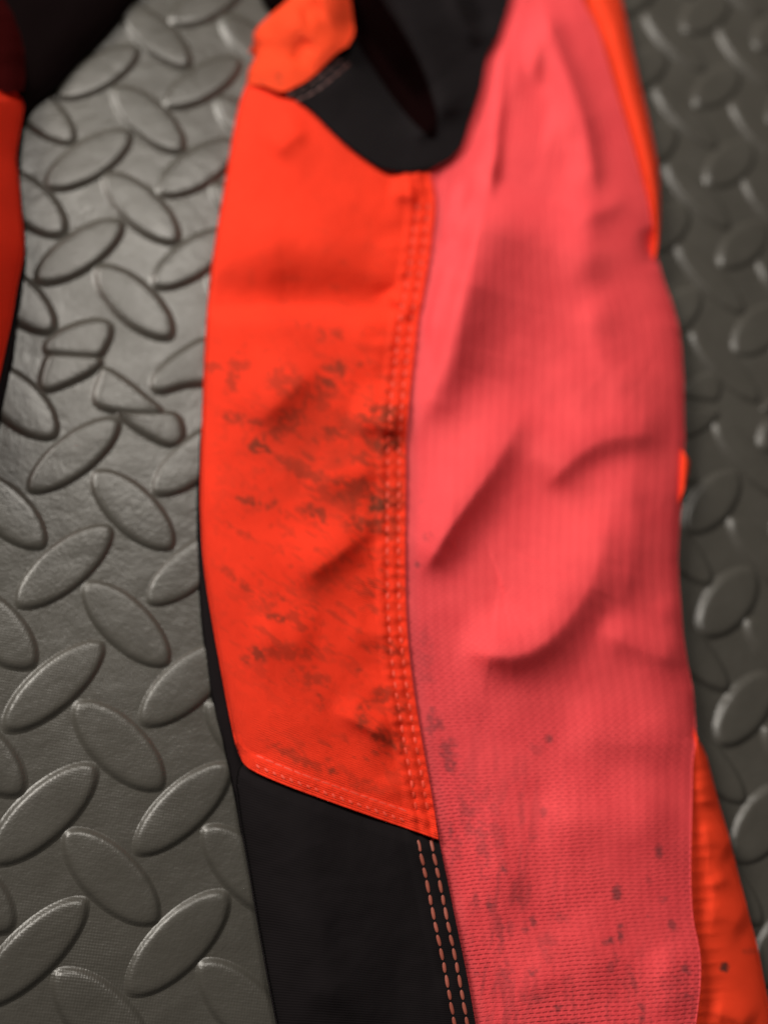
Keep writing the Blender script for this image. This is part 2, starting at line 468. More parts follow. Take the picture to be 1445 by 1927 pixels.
def panel(name, L, Rr, nu, nv, zf, mat, T=None, B=None, outer='', lip='', dirt=None, label=None, by_y=False, it=2):
    """A cloth panel: a patch between four edge curves (photograph px), raised to zf(X, Y) mm over the mat.
    outer edges roll down to the mat, lip edges end in the thickness of the cloth."""
    if by_y:
        ls, rs = smooth(L, it), smooth(Rr, it)
        v = np.linspace(0, 1, nv)
        ya, yb = L[0][1] + (L[-1][1] - L[0][1]) * v, Rr[0][1] + (Rr[-1][1] - Rr[0][1]) * v
        Lc = np.stack([np.interp(ya, ls[:, 1], ls[:, 0]), ya], 1)
        Rc = np.stack([np.interp(yb, rs[:, 1], rs[:, 0]), yb], 1)
    else:
        Lc, Rc = resample(L, nv, it), resample(Rr, nv, it)
    Tc = resample(T, nu, it) if T else resample([Lc[0], Rc[0]], nu, 0)
    Bc = resample(B, nu, it) if B else resample([Lc[-1], Rc[-1]], nu, 0)
    u = np.linspace(0, 1, nu)[None, :, None]
    vv = np.linspace(0, 1, nv)[:, None, None]
    P = ((1 - u) * Lc[:, None] + u * Rc[:, None] + (1 - vv) * Tc[None] + vv * Bc[None]
         - (1 - u) * (1 - vv) * Lc[0] - u * (1 - vv) * Rc[0] - (1 - u) * vv * Lc[-1] - u * vv * Rc[-1])
    X, Y = P[..., 0], P[..., 1]
    Z = zf(X, Y)
    Wp = unproject(X, Y, Z)
    uv = np.zeros((nv, nu, 2))
    wid = np.linalg.norm(np.diff(Wp, axis=1), axis=2).sum(1).mean() * 1000
    lng = np.linalg.norm(np.diff(Wp, axis=0), axis=2).sum(0).mean() * 1000
    uv[..., 0] = np.linspace(0, 1, nu)[None] * wid
    uv[..., 1] = np.linspace(0, 1, nv)[:, None] * lng
    D = dirt(X, Y) if dirt else np.zeros_like(X)
    verts = [Wp.reshape(-1, 3)]; uvs = [uv.reshape(-1, 2)]; ds = [D.reshape(-1)]
    idx = np.arange(nu * nv).reshape(nv, nu)
    faces = [np.stack([idx[:-1, :-1], idx[1:, :-1], idx[1:, 1:], idx[:-1, 1:]], -1).reshape(-1, 4)]
    tot = nu * nv
    edges = {'L': (idx[:, 0], idx[:, 2], False), 'R': (idx[:, -1], idx[:, -3], True), 'T': (idx[0], idx[2], True), 'B': (idx[-1], idx[-3], False)}
    for key, (e, inn, flip) in edges.items():
        if key not in outer and key not in lip: continue
        W0 = verts[0][e]
        t = np.gradient(W0[:, :2], axis=0)
        n = np.stack([t[:, 1], -t[:, 0]], 1)
        n /= np.maximum(np.linalg.norm(n, axis=1), 1e-9)[:, None]
        ins = verts[0][inn][:, :2] - W0[:, :2]
        n = np.where((np.sum(n * ins, 1) > 0)[:, None], -n, n)
        if key in outer:
            steps = [(0.0004, -0.0007), (0.0004, -0.0016), (-0.0002, -0.0032), (-0.0022, None)]
        else:
            steps = [(0.0002, -0.0003), (0.0000, -0.0009), (-0.0010, -0.0016)]
        prev = e
        kk = np.arange(len(e))
        tp = np.clip(np.minimum(kk, len(e) - 1 - kk) / 8.0, 0, 1)      # the rolled edge dies out at the corners
        for off, dz in steps:
            q = W0.copy()
            q[:, :2] += n * off * tp[:, None]
            zz = np.maximum(q[:, 2] + dz, 0.0006) if dz is not None else np.minimum(0.0007, q[:, 2])
            q[:, 2] = q[:, 2] + (zz - q[:, 2]) * tp
            verts.append(q); uvs.append(uv.reshape(-1, 2)[e]); ds.append(D.reshape(-1)[e])
            cur = np.arange(tot, tot + len(e)); tot += len(e)
            a, b, c, d = prev[:-1], cur[:-1], cur[1:], prev[1:]
            faces.append(np.stack([a, b, c, d] if flip else [a, d, c, b], -1))
            prev = cur
    Vv = np.vstack(verts); Ff = np.vstack(faces); UV = np.vstack(uvs); DD = np.concatenate(ds)
    me = bpy.data.meshes.new(name)
    me.vertices.add(len(Vv)); me.loops.add(Ff.size); me.polygons.add(len(Ff))
    off = np.array(trousers.location)
    me.vertices.foreach_set('co', (Vv - off).astype(np.float32).ravel())
    me.loops.foreach_set('vertex_index', Ff.ravel().astype(np.int32))
    me.polygons.foreach_set('loop_start', np.arange(0, Ff.size, 4, dtype=np.int32))
    me.polygons.foreach_set('loop_total', np.full(len(Ff), 4, dtype=np.int32))
    me.update(calc_edges=True)
    l = me.uv_layers.new(name='cloth')
    l.data.foreach_set('uv', UV[Ff.ravel()].astype(np.float32).ravel())
    at = me.attributes.new('dirt', 'FLOAT', 'POINT')
    at.data.foreach_set('value', DD.astype(np.float32))
    me.materials.append(mat)
    me.shade_smooth()
    o = bpy.data.objects.new(name, me)
    COL.objects.link(o)
    o.parent = trousers
    if label: o['label'] = label
    return o

# height of the cloth over the mat, mm ------------------------------------
def leg_base(X, Y, top=19.0, edge=7.5, pw=5.0):
    s = np.clip((X - XL(Y)) / (XR(Y) - XL(Y)), 0, 1)
    p = np.clip(1 - np.abs(2 * s - 1) ** pw, 0, 1) ** 0.55
    return edge + (top - edge) * p
def rumple(X, Y, a=1.0):
    return a * ((fnoise(X / 95 + 4, Y / 110 + 2, 2) - 0.5) * 2.2 + (fnoise(X / 30 + 9, Y / 34, 2) - 0.5) * 0.45)

FRONT_FOLDS = [
    ([(508, 300), (545, 262), (585, 236)], 2.0, 45, 24, (1, 1)),
    ([(360, 572), (440, 572), (530, 570), (640, 572), (745, 578), (800, 580)], [-3.0, -4.0, -4.6, -3.4, -3.4, -3.0], [66, 60, 58, 54, 46, 40], [24, 24, 24, 26, 22, 20], (0, 1), 0.1),
    ([(430, 470), (560, 460), (700, 475)], 1.4, 60, 60, (0, 1)),
    ([(728, 545), (752, 575), (775, 605)], 3.0, 26, 16, (-0.4, 1)),
    ([(728, 362), (765, 366), (795, 368)], 2.2, 26, 16, (0, 1)),
    ([(462, 812), (530, 745), (612, 672)], 3.6, 60, 40, (1, 1)),
    ([(650, 772), (715, 792), (770, 820)], [2.4, 3.8, 4.2], 50, 26, (0, 1)),
    ([(535, 1105), (612, 1058), (675, 1008), (722, 1006)], 3.9, 60, [40, 34, 30, 24], (0.6, 1)),
    ([(615, 1330), (680, 1360), (748, 1402)], [1.6, 3.0, 3.6], 40, 18, (-0.3, 1)),
    ([(450, 1205), (530, 1208), (610, 1212)], 2.0, 70, 40, (0, 1)),
    ([(640, 620), (700, 640), (760, 655)], 1.0, 40, 30, (0, 1)),
    ([(560, 900), (640, 905), (740, 880)], 1.4, 45, 30, (0, 1)),
    ([(640, 1180), (700, 1190), (750, 1185)], 1.2, 40, 26, (0, 1)),
]
SEAM = [(808, 322), (820, 380), (813, 435), (808, 480), (798, 540), (786, 600), (782, 642), (773, 717), (766, 792), (763, 842), (763, 942), (762, 1042), (763, 1142),
        (768, 1217), (776, 1284), (785, 1344), (798, 1419), (810, 1484), (818, 1534), (825, 1580)]
SEAM_Y = np.array([p[1] for p in SEAM], float); SEAM_X = np.array([p[0] for p in SEAM], float)
HEM = [(451, 1418), (457, 1436), (475, 1451), (540, 1479), (625, 1510), (722, 1544), (773, 1561), (825, 1580)]
HX, HY = np.array([p[0] for p in HEM], float), np.array([p[1] for p in HEM], float)
def folds(X, Y, lst):
    z = np.zeros_like(X)
    for f in lst:
        z = z + ridge(X, Y, f[0], *f[1:])
    return z
def front_z(X, Y):
    z = leg_base(X, Y) + rumple(X, Y, 0.8) + 1.5 * folds(X, Y, FRONT_FOLDS)
    ds = np.interp(Y, SEAM_Y, SEAM_X) - X
    band = sstep(58, 44, ds)                                  # felled seam, puckered by its stitching
    puck = np.sin(Y / 4.3 + 2.5 * fnoise(Y / 30, X * 0 + 3)) * 0.16 + (fnoise(X / 14, Y / 9) - 0.5) * 0.9
    z = z + band * (0.8 + puck) - 0.55 * np.exp(-((ds - 12) / 5) ** 2) - 0.55 * np.exp(-((ds - 33) / 5) ** 2)
    z = z + 0.5 * np.exp(-((ds - 70) / 26) ** 2) * np.sin(Y / 16.0 + 5 * fnoise(Y / 60, X * 0))
    dh = np.interp(X, HX, HY) - Y
    hb = sstep(42, 30, dh)
    z = z + hb * 0.7 - 0.5 * np.exp(-((dh - 34) / 5) ** 2) + hb * (fnoise(X / 10, Y / 10) - 0.5) * 0.5
    return z + 0.7
FRONT_DIRT = [
    (625, 705, 34, 24, -40, .75), (600, 745, 50, 22, -42, .5), (540, 800, 60, 24, -42, .6), (488, 842, 26, 20, 0, .85), (440, 705, 14, 40, 10, .5), (456, 684, 16, 14, 0, .5),
    (540, 720, 44, 30, 30, .45), (462, 792, 44, 13, 10, .6), (402, 690, 18, 12, 0, .45), (620, 812, 26, 20, 0, .7), (645, 800, 44, 30, 0, .5), (715, 780, 44, 24, 0, .75),
    (735, 782, 16, 9, 0, .9), (725, 835, 36, 20, 0, .85), (560, 880, 58, 14, 24, .6), (600, 905, 66, 18, 26, .6), (680, 925, 74, 30, 12, .65), (712, 955, 28, 24, 60, .95),
    (655, 936, 50, 24, 15, .55), (655, 868, 40, 10, 5, .5), (466, 942, 26, 9, 15, .7), (510, 950, 14, 9, -30, .6), (590, 962, 28, 16, 20, .75), (602, 972, 24, 12, 30, .7), (695, 985, 44, 20, 0, .7),
    (622, 630, 30, 16, 0, .45), (676, 686, 10, 6, 0, .5), (450, 1000, 40, 8, 30, .35), (432, 1080, 40, 8, 35, .4), (470, 1112, 36, 8, 42, .5), (500, 1132, 26, 22, 0, .4), (532, 1124, 20, 7, 30, .7),
    (526, 1164, 26, 9, 12, .75), (480, 1236, 22, 20, 0, .7), (545, 1228, 66, 18, 10, .4), (585, 1275, 44, 20, 20, .45), (602, 1322, 10, 18, -10, .6), (684, 1345, 14, 26, 10, .65), (672, 1184, 8, 8, 0, .55),
    (602, 1168, 16, 8, 20, .5), (672, 1258, 10, 8, 0, .55), (722, 1312, 22, 22, 0, .55), (752, 1330, 14, 14, 0, .5), (625, 1452, 12, 7, 20, .75), (555, 1425, 56, 13, 26, .5), (725, 1390, 44, 14, 30, .7),
    (690, 1480, 40, 12, 10, .35), (745, 960, 16, 60, 0, .5), (742, 800, 14, 40, 0, .55), (590, 1100, 60, 30, -30, .25), (420, 900, 20, 60, 0, .18)]
def front_dirt(X, Y):
    d = spots(X, Y, FRONT_DIRT)
    reg = np.exp(-(((X - 600) / 190) ** 2 + ((Y - 900) / 380) ** 2))
    speck = sstep(0.58, 0.80, fnoise(X / 17 + 40, Y / 15 + 8, 3)) * 0.35 * reg
    ca, sa = math.cos(0.6), math.sin(0.6)
    s1 = sstep(0.57, 0.72, fnoise((X * ca + Y * sa) / 30 + 3, (-X * sa + Y * ca) / 10 + 60, 3))
    s2 = sstep(0.58, 0.72, fnoise((X * ca - Y * sa) / 22 + 90, (X * sa + Y * ca) / 6.0 + 11, 3))
    dens = np.exp(-(((X - 610) / 130) ** 2 + ((Y - 850) / 150) ** 2)) + 0.7 * np.exp(-(((X - 560) / 130) ** 2 + ((Y - 1180) / 120) ** 2)) + 0.8 * np.exp(-(((X - 730) / 50) ** 2 + ((Y - 1050) / 380) ** 2)) \
        + 0.6 * np.exp(-(((X - 640) / 120) ** 2 + ((Y - 1420) / 50) ** 2))
    d = np.maximum(d, np.clip(dens, 0, 1) * s1 * 0.6)
    smear = 0.30 * np.exp(-(((X - 610) / 120) ** 2 + ((Y - 860) / 130) ** 2)) * sstep(0.35, 0.7, fnoise((X - Y * 0.4) / 60 + 7, (Y + X * 0.3) / 34 + 2, 3))
    return np.clip(np.maximum.reduce([d * 0.95, speck, smear]), 0, 0.9)

front_top = [(464, 155), (480, 155), (496, 155), (514, 165), (533, 174), (573, 200), (594, 218), (622, 248), (660, 282), (699, 310), (728, 323), (764, 325), (808, 322)]
front_left = [p for p in LEFT_OUT if 150 < p[1] < 1419]
front_left[0] = (464, 155); front_left.append((451, 1418))
front = panel('front_panel', front_left, SEAM, 132, 430, front_z, M_ORANGE, T=front_top, B=HEM, outer='L', lip='RBT', dirt=front_dirt,
              label='dirt stained bright orange panel down the front of the leg')

# coral knit side panel
CORAL_FOLDS = [
    ([(948, 20), (943, 110), (936, 200), (928, 300), (915, 390)], 2.2, 14, [10, 12, 14, 16, 18], (-1, 0), 0.15),
    ([(935, 330), (893, 470), (862, 570), (838, 665), (806, 745), (770, 830)], [2.5, 6.0, 7.0, 6.0, 4.5, 3.0], 34, [120, 120, 100, 75, 50, 30], (1, 0.3), 0.12),
    ([(852, 450), (828, 540), (812, 600), (800, 670)], 4.5, 14, 16, (1, 0), 0.2),
    ([(1010, -10), (1036, 60), (1060, 120), (1090, 205), (1108, 275), (1124, 390)], [2.4, 3.0, 3.4, 3.4, 2.8, 1.6], 36, [16, 20, 24, 24, 22, 18], (1, 0), 0.12),
    ([(1022, 226), (1056, 236), (1090, 232)], 0.9, 40, [44, 60, 44], (0.1, 1), 0.3),
    ([(880, 330), (862, 400), (846, 460)], 2.2, 14, 16, (1, 0), 0.25),
    ([(975, 10), (972, 110), (962, 220)], 1.2, 20, 22, (1, 0), 0.3),
    ([(1000, 20), (1004, 90), (1014, 170)], 1.9, 18, 20, (1, 0), 0.3),
    ([(1072, 420), (1130, 398), (1192, 362)], 0.9, 34, 26, (0.3, 1), 0.25),
    ([(1112, 300), (1102, 400), (1106, 480), (1116, 570)], 2.0, [50, 56, 46, 36], [44, 50, 44, 30], (1, 0), 0.25),
    ([(1112, 520), (1120, 630), (1140, 690), (1180, 725), (1240, 750)], [1.0, 1.4, 1.6, 1.5, 1.0], 46, [30, 34, 38, 36, 30], (-0.6, 1), 0.2),
    ([(1040, 670), (1085, 740), (1140, 780)], 0.7, 50, 40, (-0.5, 1), 0.3),
    ([(1000, 740), (940, 855), (885, 935), (832, 1010), (775, 1100)], [1.2, 3.0, 4.2, 4.4, 3.6], 80, [42, 40, 36, 32, 24], (1, 0.5), 0.12),
    ([(1270, 822), (1185, 812), (1125, 826), (1072, 862), (1010, 930)], [1.4, 2.4, 2.8, 2.6, 2.0], 70, [34, 42, 42, 36, 30], (0, 1), 0.15),
    ([(1172, 850), (1190, 960), (1186, 1050), (1158, 1170)], 1.7, 70, [30, 38, 36, 30], (1, 0), 0.2),
    ([(1150, 930), (1116, 1085), (1070, 1160), (1012, 1218), (948, 1236), (850, 1215)], [1.0, 2.8, 4.2, 4.6, 4.2, 2.6], [70, 90, 100, 90, 70, 50], [34, 46, 56, 52, 42, 34], (0.7, 1), 0.12),
    ([(1120, 1180), (1212, 1222), (1300, 1250)], 1.5, 46, 32, (-0.3, 1), 0.2),
    ([(1225, 1158), (1262, 1150), (1300, 1136)], 0.5, 30, 30, (0, 1), 0.3),
    ([(1050, 1365), (1160, 1398), (1320, 1396)], 1.2, 60, 44, (0, 1), 0.2),
    ([(1000, 1540), (1090, 1544), (1180, 1556), (1285, 1510)], 1.9, 80, [70, 95, 110, 60], (0.1, 1), 0.2),
    ([(940, 1480), (930, 1560), (950, 1650), (985, 1760)], 1.2, 50, 40, (1, 0), 0.3),
    ([(1080, 1700), (1110, 1800), (1130, 1900)], 0.8, 60, 46, (-1, 0), 0.3),
    ([(1230, 1780), (1262, 1840), (1290, 1930)], 0.9, 40, 34, (1, -0.3), 0.25),
    ([(1100, 1830), (1010, 1850), (930, 1890)], 0.5, 40, 36, (0, 1), 0.3),
    ([(1228, 420), (1236, 470), (1242, 510)], -2.2, 22, 20, (1, 0), 0.3),
]
def coral_z(X, Y):
    xl = np.interp(Y, [p[1] for p in CORAL_L], [p[0] for p in CORAL_L])
    z = leg_base(X, Y, 19.5, 8.0, 7.0) + rumple(X, Y, 0.55) + 2.2 * folds(X, Y, CORAL_FOLDS) * sstep(0, 105, X - xl)
    return z - 0.7 * np.exp(-((X - xl - 16) / 12) ** 2)
CORAL_L = [(985, -200), (970, -60), (955, 0), (942, 43), (932, 71), (915, 97), (908, 120), (906, 146), (893, 189), (880, 225), (872, 257), (859, 285), (833, 307), (806, 320),
           (806, 380), (799, 435), (794, 480), (784, 540), (772, 600), (768, 642), (759, 717), (752, 792), (749, 842), (749, 942), (748, 1042), (749, 1142),
           (754, 1217), (762, 1284), (771, 1344), (784, 1419), (796, 1484), (806, 1534), (813, 1580), (829, 1664), (846, 1749), (864, 1834), (880, 1927), (895, 2010)]
CORAL_R = [(1060, -200), (1080, -60), (1093, 0), (1123, 50), (1148, 135), (1163, 187), (1179, 238), (1194, 288), (1205, 334), (1218, 376), (1225, 420), (1232, 462), (1238, 496),
           (1250, 534), (1264, 571), (1276, 613), (1282, 660), (1286, 723), (1286, 775), (1288, 827), (1284, 927), (1280, 954), (1277, 1009), (1274, 1064), (1281, 1145),
           (1285, 1200), (1294, 1254), (1304, 1300), (1307, 1345), (1310, 1388), (1302, 1436), (1302, 1470), (1301, 1521), (1300, 1572), (1299, 1620), (1300, 1685), (1304, 1736),
           (1313, 1770), (1318, 1804), (1318, 1846), (1315, 1880), (1309, 1925), (1302, 1975)]
CORAL_DIRT = [
    (783, 1063, 9, 8, 0, .95), (800, 945, 10, 10, 0, .45), (806, 1010, 10, 10, 0, .35), (800, 1240, 20, 60, 0, .35), (815, 1360, 18, 26, 0, .75), (845, 1415, 20, 26, 10, .75), (850, 1442, 12, 14, 0, .8),
    (850, 1562, 7, 16, 0, .95), (858, 1600, 12, 30, 0, .5), (880, 1520, 18, 60, -8, .5), (905, 1580, 14, 70, -8, .5), (935, 1560, 12, 60, -8, .4), (948, 1636, 8, 14, -10, .9), (925, 1700, 9, 18, 0, .9),
    (893, 1700, 9, 20, 0, .6), (978, 1690, 9, 20, -10, .6), (1004, 1578, 9, 11, 0, .6), (1033, 1390, 7, 8, 0, .8), (1008, 1408, 14, 14, 0, .3), (1022, 1528, 6, 12, 0, .55), (980, 1525, 7, 40, 0, .35), (1003, 1735, 7, 11, 0, .8),
    (988, 1745, 7, 12, 0, .75), (942, 1765, 8, 30, 0, .6), (960, 1750, 8, 18, 0, .4), (1160, 1682, 9, 15, 0, .95), (1239, 1604, 8, 14, 0, .95), (1145, 1772, 13, 7, -15, .95), (1167, 1755, 6, 18, 0, .95), (1160, 1795, 6, 16, 0, .6),
    (1148, 1820, 6, 16, 0, .5), (1222, 1652, 8, 12, 0, .5), (1247, 1690, 9, 9, 0, .75), (1264, 1743, 9, 11, -30, .75), (1220, 1728, 9, 8, 0, .55), (1290, 1826, 9, 14, 0, .85), (1298, 1872, 14, 12, 0, .7), (1275, 1850, 22, 34, 0, .35), (1046, 1898, 14, 7, -35, .9),
    (1002, 1828, 9, 9, 0, .9), (950, 1840, 16, 30, 0, .55), (1010, 1880, 16, 12, 0, .6), (985, 1870, 8, 20, 0, .55), (1030, 1780, 18, 30, 0, .4), (1066, 1842, 7, 12, 0, .4), (1192, 1850, 7, 26, -12, .6), (1208, 1905, 8, 30, -8, .75),
    (896, 1832, 7, 9, 0, .5), (1055, 1725, 12, 10, 0, .4), (1090, 1930, 40, 14, 0, .4), (840, 1650, 10, 40, 0, .35)]
def coral_dirt_shade(X, Y):
    d = spots(X, Y, CORAL_DIRT) * 0.75
    xl = np.interp(Y, [p[1] for p in CORAL_L], [p[0] for p in CORAL_L]) + 14
    grime_shade = sstep(34, 4, X - xl) * (0.18 + 0.14 * fnoise(X / 20, Y / 40)) * sstep(330, 420, Y)  # seam edge darkened by grime and by painted shade together
    reg = sstep(1250, 1700, Y) * sstep(1150, 900, X)
    streak = sstep(0.56, 0.76, fnoise(X / 12 + 3 + Y * 0.012, Y / 60 + 31, 3)) * 0.38 * reg
    reg2 = sstep(1650, 1900, Y)
    streak2 = sstep(0.58, 0.72, fnoise(X / 7 + 50, Y / 26 + 3, 3)) * 0.2 * reg2
    return np.clip(np.maximum.reduce([d, grime_shade, streak, streak2]), 0, 0.9)
coral = panel('side_panel', CORAL_L, CORAL_R, 178, 700, coral_z, M_KNIT, outer='R', lip='L', dirt=coral_dirt_shade, by_y=True,
              label='coral pink knit panel with dark specks towards its lower end')

# black lower front panel, with its two rows of stitching
BL_L = [(464, 1424), (449, 1446), (446, 1474), (452, 1533), (469, 1627), (483, 1713), (500, 1810), (518, 1903), (524, 1935), (540, 2010)]
BL_R = [(822, 1548), (825, 1579), (843, 1664), (860, 1749), (878, 1834), (894, 1927), (909, 2010)]
def black_low_z(X, Y):
    z = leg_base(X, Y, 18.5, 6.0) + rumple(X, Y, 1.3) + 2.0 * ridge(X, Y, [(520, 1500), (580, 1640), (600, 1800), (640, 2000)], 2.2, 60, 60, (1, 0), 0.2)
    xr = np.interp(Y, [p[1] for p in BL_R], [p[0] for p in BL_R]); d = xr - X
    z = z + sstep(66, 54, d) * 0.5 - 0.3 * np.exp(-((d - 15) / 5) ** 2) - 0.3 * np.exp(-((d - 38) / 5) ** 2)
    return z + 1.7 - 1.5 * sstep(30, 0, Y - np.interp(X, HX, HY))
black_low = panel('shin_panel', BL_L, BL_R, 100, 180, black_low_z, M_BLACK, outer='L', lip='R', label='black panel below the orange one')

# black upper panel: deep folds beside the thigh
BU_B = [(528, 170), (545, 176), (573, 196), (594, 214), (622, 244), (660, 278), (699, 306), (728, 320), (764, 322), (806, 318)]
BU_R = [(985, -200), (970, -60), (958, 0), (945, 43), (935, 71), (918, 97), (911, 120), (909, 146), (896, 189), (883, 225), (875, 257), (862, 285), (836, 307), (806, 318)]
BU_L = [(560, -200), (610, -60), (640, 40), (648, 80), (612, 118), (568, 154), (528, 170)]
def black_up_z(X, Y):
    z = leg_base(X, Y, 22, 9.0) + rumple(X, Y, 0.8)
    z = z + ridge(X, Y, [(690, -120), (745, 0), (790, 90), (832, 190), (842, 250)], [10, 11, 10, 7, 3], 34, [90, 90, 80, 50, 40], (1, 0), 0.1)
    z = z - ridge(X, Y, [(560, -120), (632, 0), (700, 95), (765, 185), (812, 238)], [14, 17, 18, 16, 8], 40, 44, (1, 0), 0.1)
    z = z + ridge(X, Y, [(840, -40), (868, 30), (905, 95)], 3.5, 16, 22, (1, 0), 0.2)
    z = z - ridge(X, Y, [(880, -60), (900, 10), (925, 70)], 4.0, 26, 26, (1, 0), 0.2)
    z = z + ridge(X, Y, [(770, 262), (800, 250), (830, 232)], 2.0, 14, 14, (0, 1), 0.25)
    z = z + ridge(X, Y, [(590, 190), (640, 150), (680, 120)], 2.0, 30, 40, (1, 1), 0.25)
    return z - 0.3
black_up = panel('knee_panel', BU_L, BU_R, 130, 130, black_up_z, M_BLACK, T=None, B=None, label='black folded panel above the orange one') if False else None
def tri_panel():
    # edge curves: left = trim along the thigh, bottom = rounded edge over the orange and coral
    return panel('knee_panel', BU_L[:5] + [(590, 138), (560, 160), (528, 170)], BU_R[:12] + [(836, 307), (806, 318)], 150, 150, black_up_z, M_BLACK,
                 B=BU_B, lip='L', label='black folded panel above the orange one')
black_up = tri_panel()

panel('fold_shade_strip', [(575, -200), (606, -60), (616, 0), (642, 40), (672, 80), (704, 132), (744, 192), (784, 238), (808, 256)],  # dark strip laid in the groove to paint in its shade
      [(650, -200), (684, -60), (718, 0), (754, 52), (792, 122), (812, 178), (824, 222), (818, 258)], 30, 90, lambda X, Y: black_up_z(X, Y) + 0.5, M_FOLD_SHADE,
      label='very dark strip standing in for the shade in the deep fold')

# light orange thigh panel
TH_L = [(575, -200), (600, -60), (543, 0), (514, 23), (484, 51), (477, 69), (484, 90), (480, 110), (468, 133), (464, 158)]
TH_R = [(625, -200), (640, -60), (660, 0), (664, 36), (668, 62), (655, 86)]
TH_B = [(464, 158), (495, 160), (515, 168), (533, 174), (568, 157), (589, 143), (614, 118), (635, 97), (655, 86)]
def thigh_z(X, Y):
    z = leg_base(X, Y, 24, 8.0) + rumple(X, Y, 0.8)
    z = z + ridge(X, Y, [(505, 60), (560, 48), (620, 52)], 3.0, 30, 40, (0, 1), 0.2)
    z = z - ridge(X, Y, [(560, 30), (580, 22), (610, 10)], 4.0, 22, 22, (0, 1), 0.2)
    z = z - ridge(X, Y, [(590, 75), (570, 95), (555, 125)], 2.6, 22, 24, (1, 0), 0.2)
    z = z + ridge(X, Y, [(635, 62), (612, 95), (575, 130)], 2.0, 22, 20, (1, 1), 0.2)
    z = z - 12 * sstep(610, 680, X) * sstep(110, 40, Y)
    return z
thigh = panel('thigh_panel', TH_L, TH_R, 80, 120, thigh_z, M_THIGH, B=TH_B, outer='L', lip='B',
              dirt=lambda X, Y: spots(X, Y, [(522, 142, 14, 9, 0, .6), (500, 150, 40, 10, 10, .25)]),
              label='lighter orange panel above the front panel')

# orange back panel, seen along the right edge of the leg
BK_R = [(1095, -200), (1150, -60), (1169, 0), (1180, 52), (1191, 104), (1205, 166), (1218, 218), (1229, 270), (1237, 311), (1241, 363), (1241, 432), (1238, 463), (1228, 490), (1222, 530), (1240, 600),
        (1262, 660), (1270, 723), (1270, 790), (1276, 840), (1292, 858), (1298, 871), (1294, 895), (1287, 920), (1270, 960), (1268, 1040), (1268, 1075), (1270, 1095), (1266, 1130), (1270, 1254), (1290, 1330),
        (1311, 1388), (1321, 1405), (1331, 1429), (1338, 1461), (1350, 1504), (1362, 1546), (1374, 1585), (1388, 1646), (1398, 1681), (1410, 1729), (1425, 1783), (1435, 1838), (1445, 1888), (1454, 1935), (1468, 2010)]
BK_L = [(1030, -200), (1062, -60), (1075, 0), (1105, 50), (1130, 135), (1145, 187), (1161, 238), (1176, 288), (1187, 334), (1200, 376), (1205, 420), (1200, 470), (1190, 530), (1200, 600),
        (1222, 660), (1230, 723), (1230, 790), (1236, 840), (1240, 900), (1236, 960), (1228, 1040), (1230, 1130), (1230, 1254), (1260, 1330),
        (1288, 1388), (1284, 1436), (1284, 1500), (1282, 1572), (1281, 1620), (1282, 1685), (1286, 1736), (1295, 1770), (1300, 1804), (1300, 1846), (1296, 1880), (1290, 1925), (1280, 2010)]
CRY, CRX = np.array([p[1] for p in CORAL_R], float), np.array([p[0] for p in CORAL_R], float)
def back_z(X, Y):
    cr = np.interp(Y, CRY, CRX)
    bkr = np.interp(Y, [p[1] for p in BK_R], [p[0] for p in BK_R])
    d = X - cr
    wdt = np.maximum(bkr - cr, 6)
    vis = np.clip(d / wdt, 0, 1)
    z = 6.0 + 7.0 * np.clip(1 - vis ** 3, 0, 1) ** 0.6
    z = z - 3.2 * sstep(4, -14, d)
    z = np.where(d < -14, np.minimum(z, 6.5), z)
    low = sstep(1380, 1480, Y)
    ph = Y / 3.9 + 5.0 * fnoise(Y / 45 + 2, X * 0 + 1)
    puck = np.maximum(np.sin(ph + d * 0.02), -0.35) * (0.05 + 0.38 * fnoise(Y / 18 + 5, d / 60)) * np.exp(-(np.clip(d - 16, 0, 99) / 26) ** 2)
    z = z + low * puck
    z = z + low * (ridge(X, Y, [(1310, 1580), (1340, 1575), (1385, 1600)], 2.2, 26, 30, (0, 1), 0.2)
                   + ridge(X, Y, [(1318, 1715), (1350, 1718), (1410, 1745)], 2.4, 34, 26, (0, 1), 0.2)
                   + ridge(X, Y, [(1325, 1672), (1350, 1662), (1372, 1645)], 1.8, 18, 16, (0, 1), 0.25)
                   + ridge(X, Y, [(1330, 1905), (1375, 1912), (1420, 1935)], 2.6, 30, 16, (0, 1), 0.2)
                   + ridge(X, Y, [(1312, 1450), (1325, 1500), (1340, 1530)], 1.4, 20, 20, (-1, 0.4), 0.25))
    z = z + sstep(520, 440, Y) * (1.6 * np.exp(-((vis - 0.62) / 0.3) ** 2) - 2.0 * np.exp(-((vis - 0.15) / 0.2) ** 2))
    return np.maximum(z + rumple(X, Y, 0.25), 2.0)
back = panel('back_panel', BK_L, BK_R, 62, 640, back_z, M_BACK, outer='R', by_y=True,
             dirt=lambda X, Y: spots(X, Y, [(1363, 1821, 9, 9, 0, .95), (1410, 1790, 14, 6, 0, .25)]),
             label='orange back panel showing along the right edge, puckered at its seam')

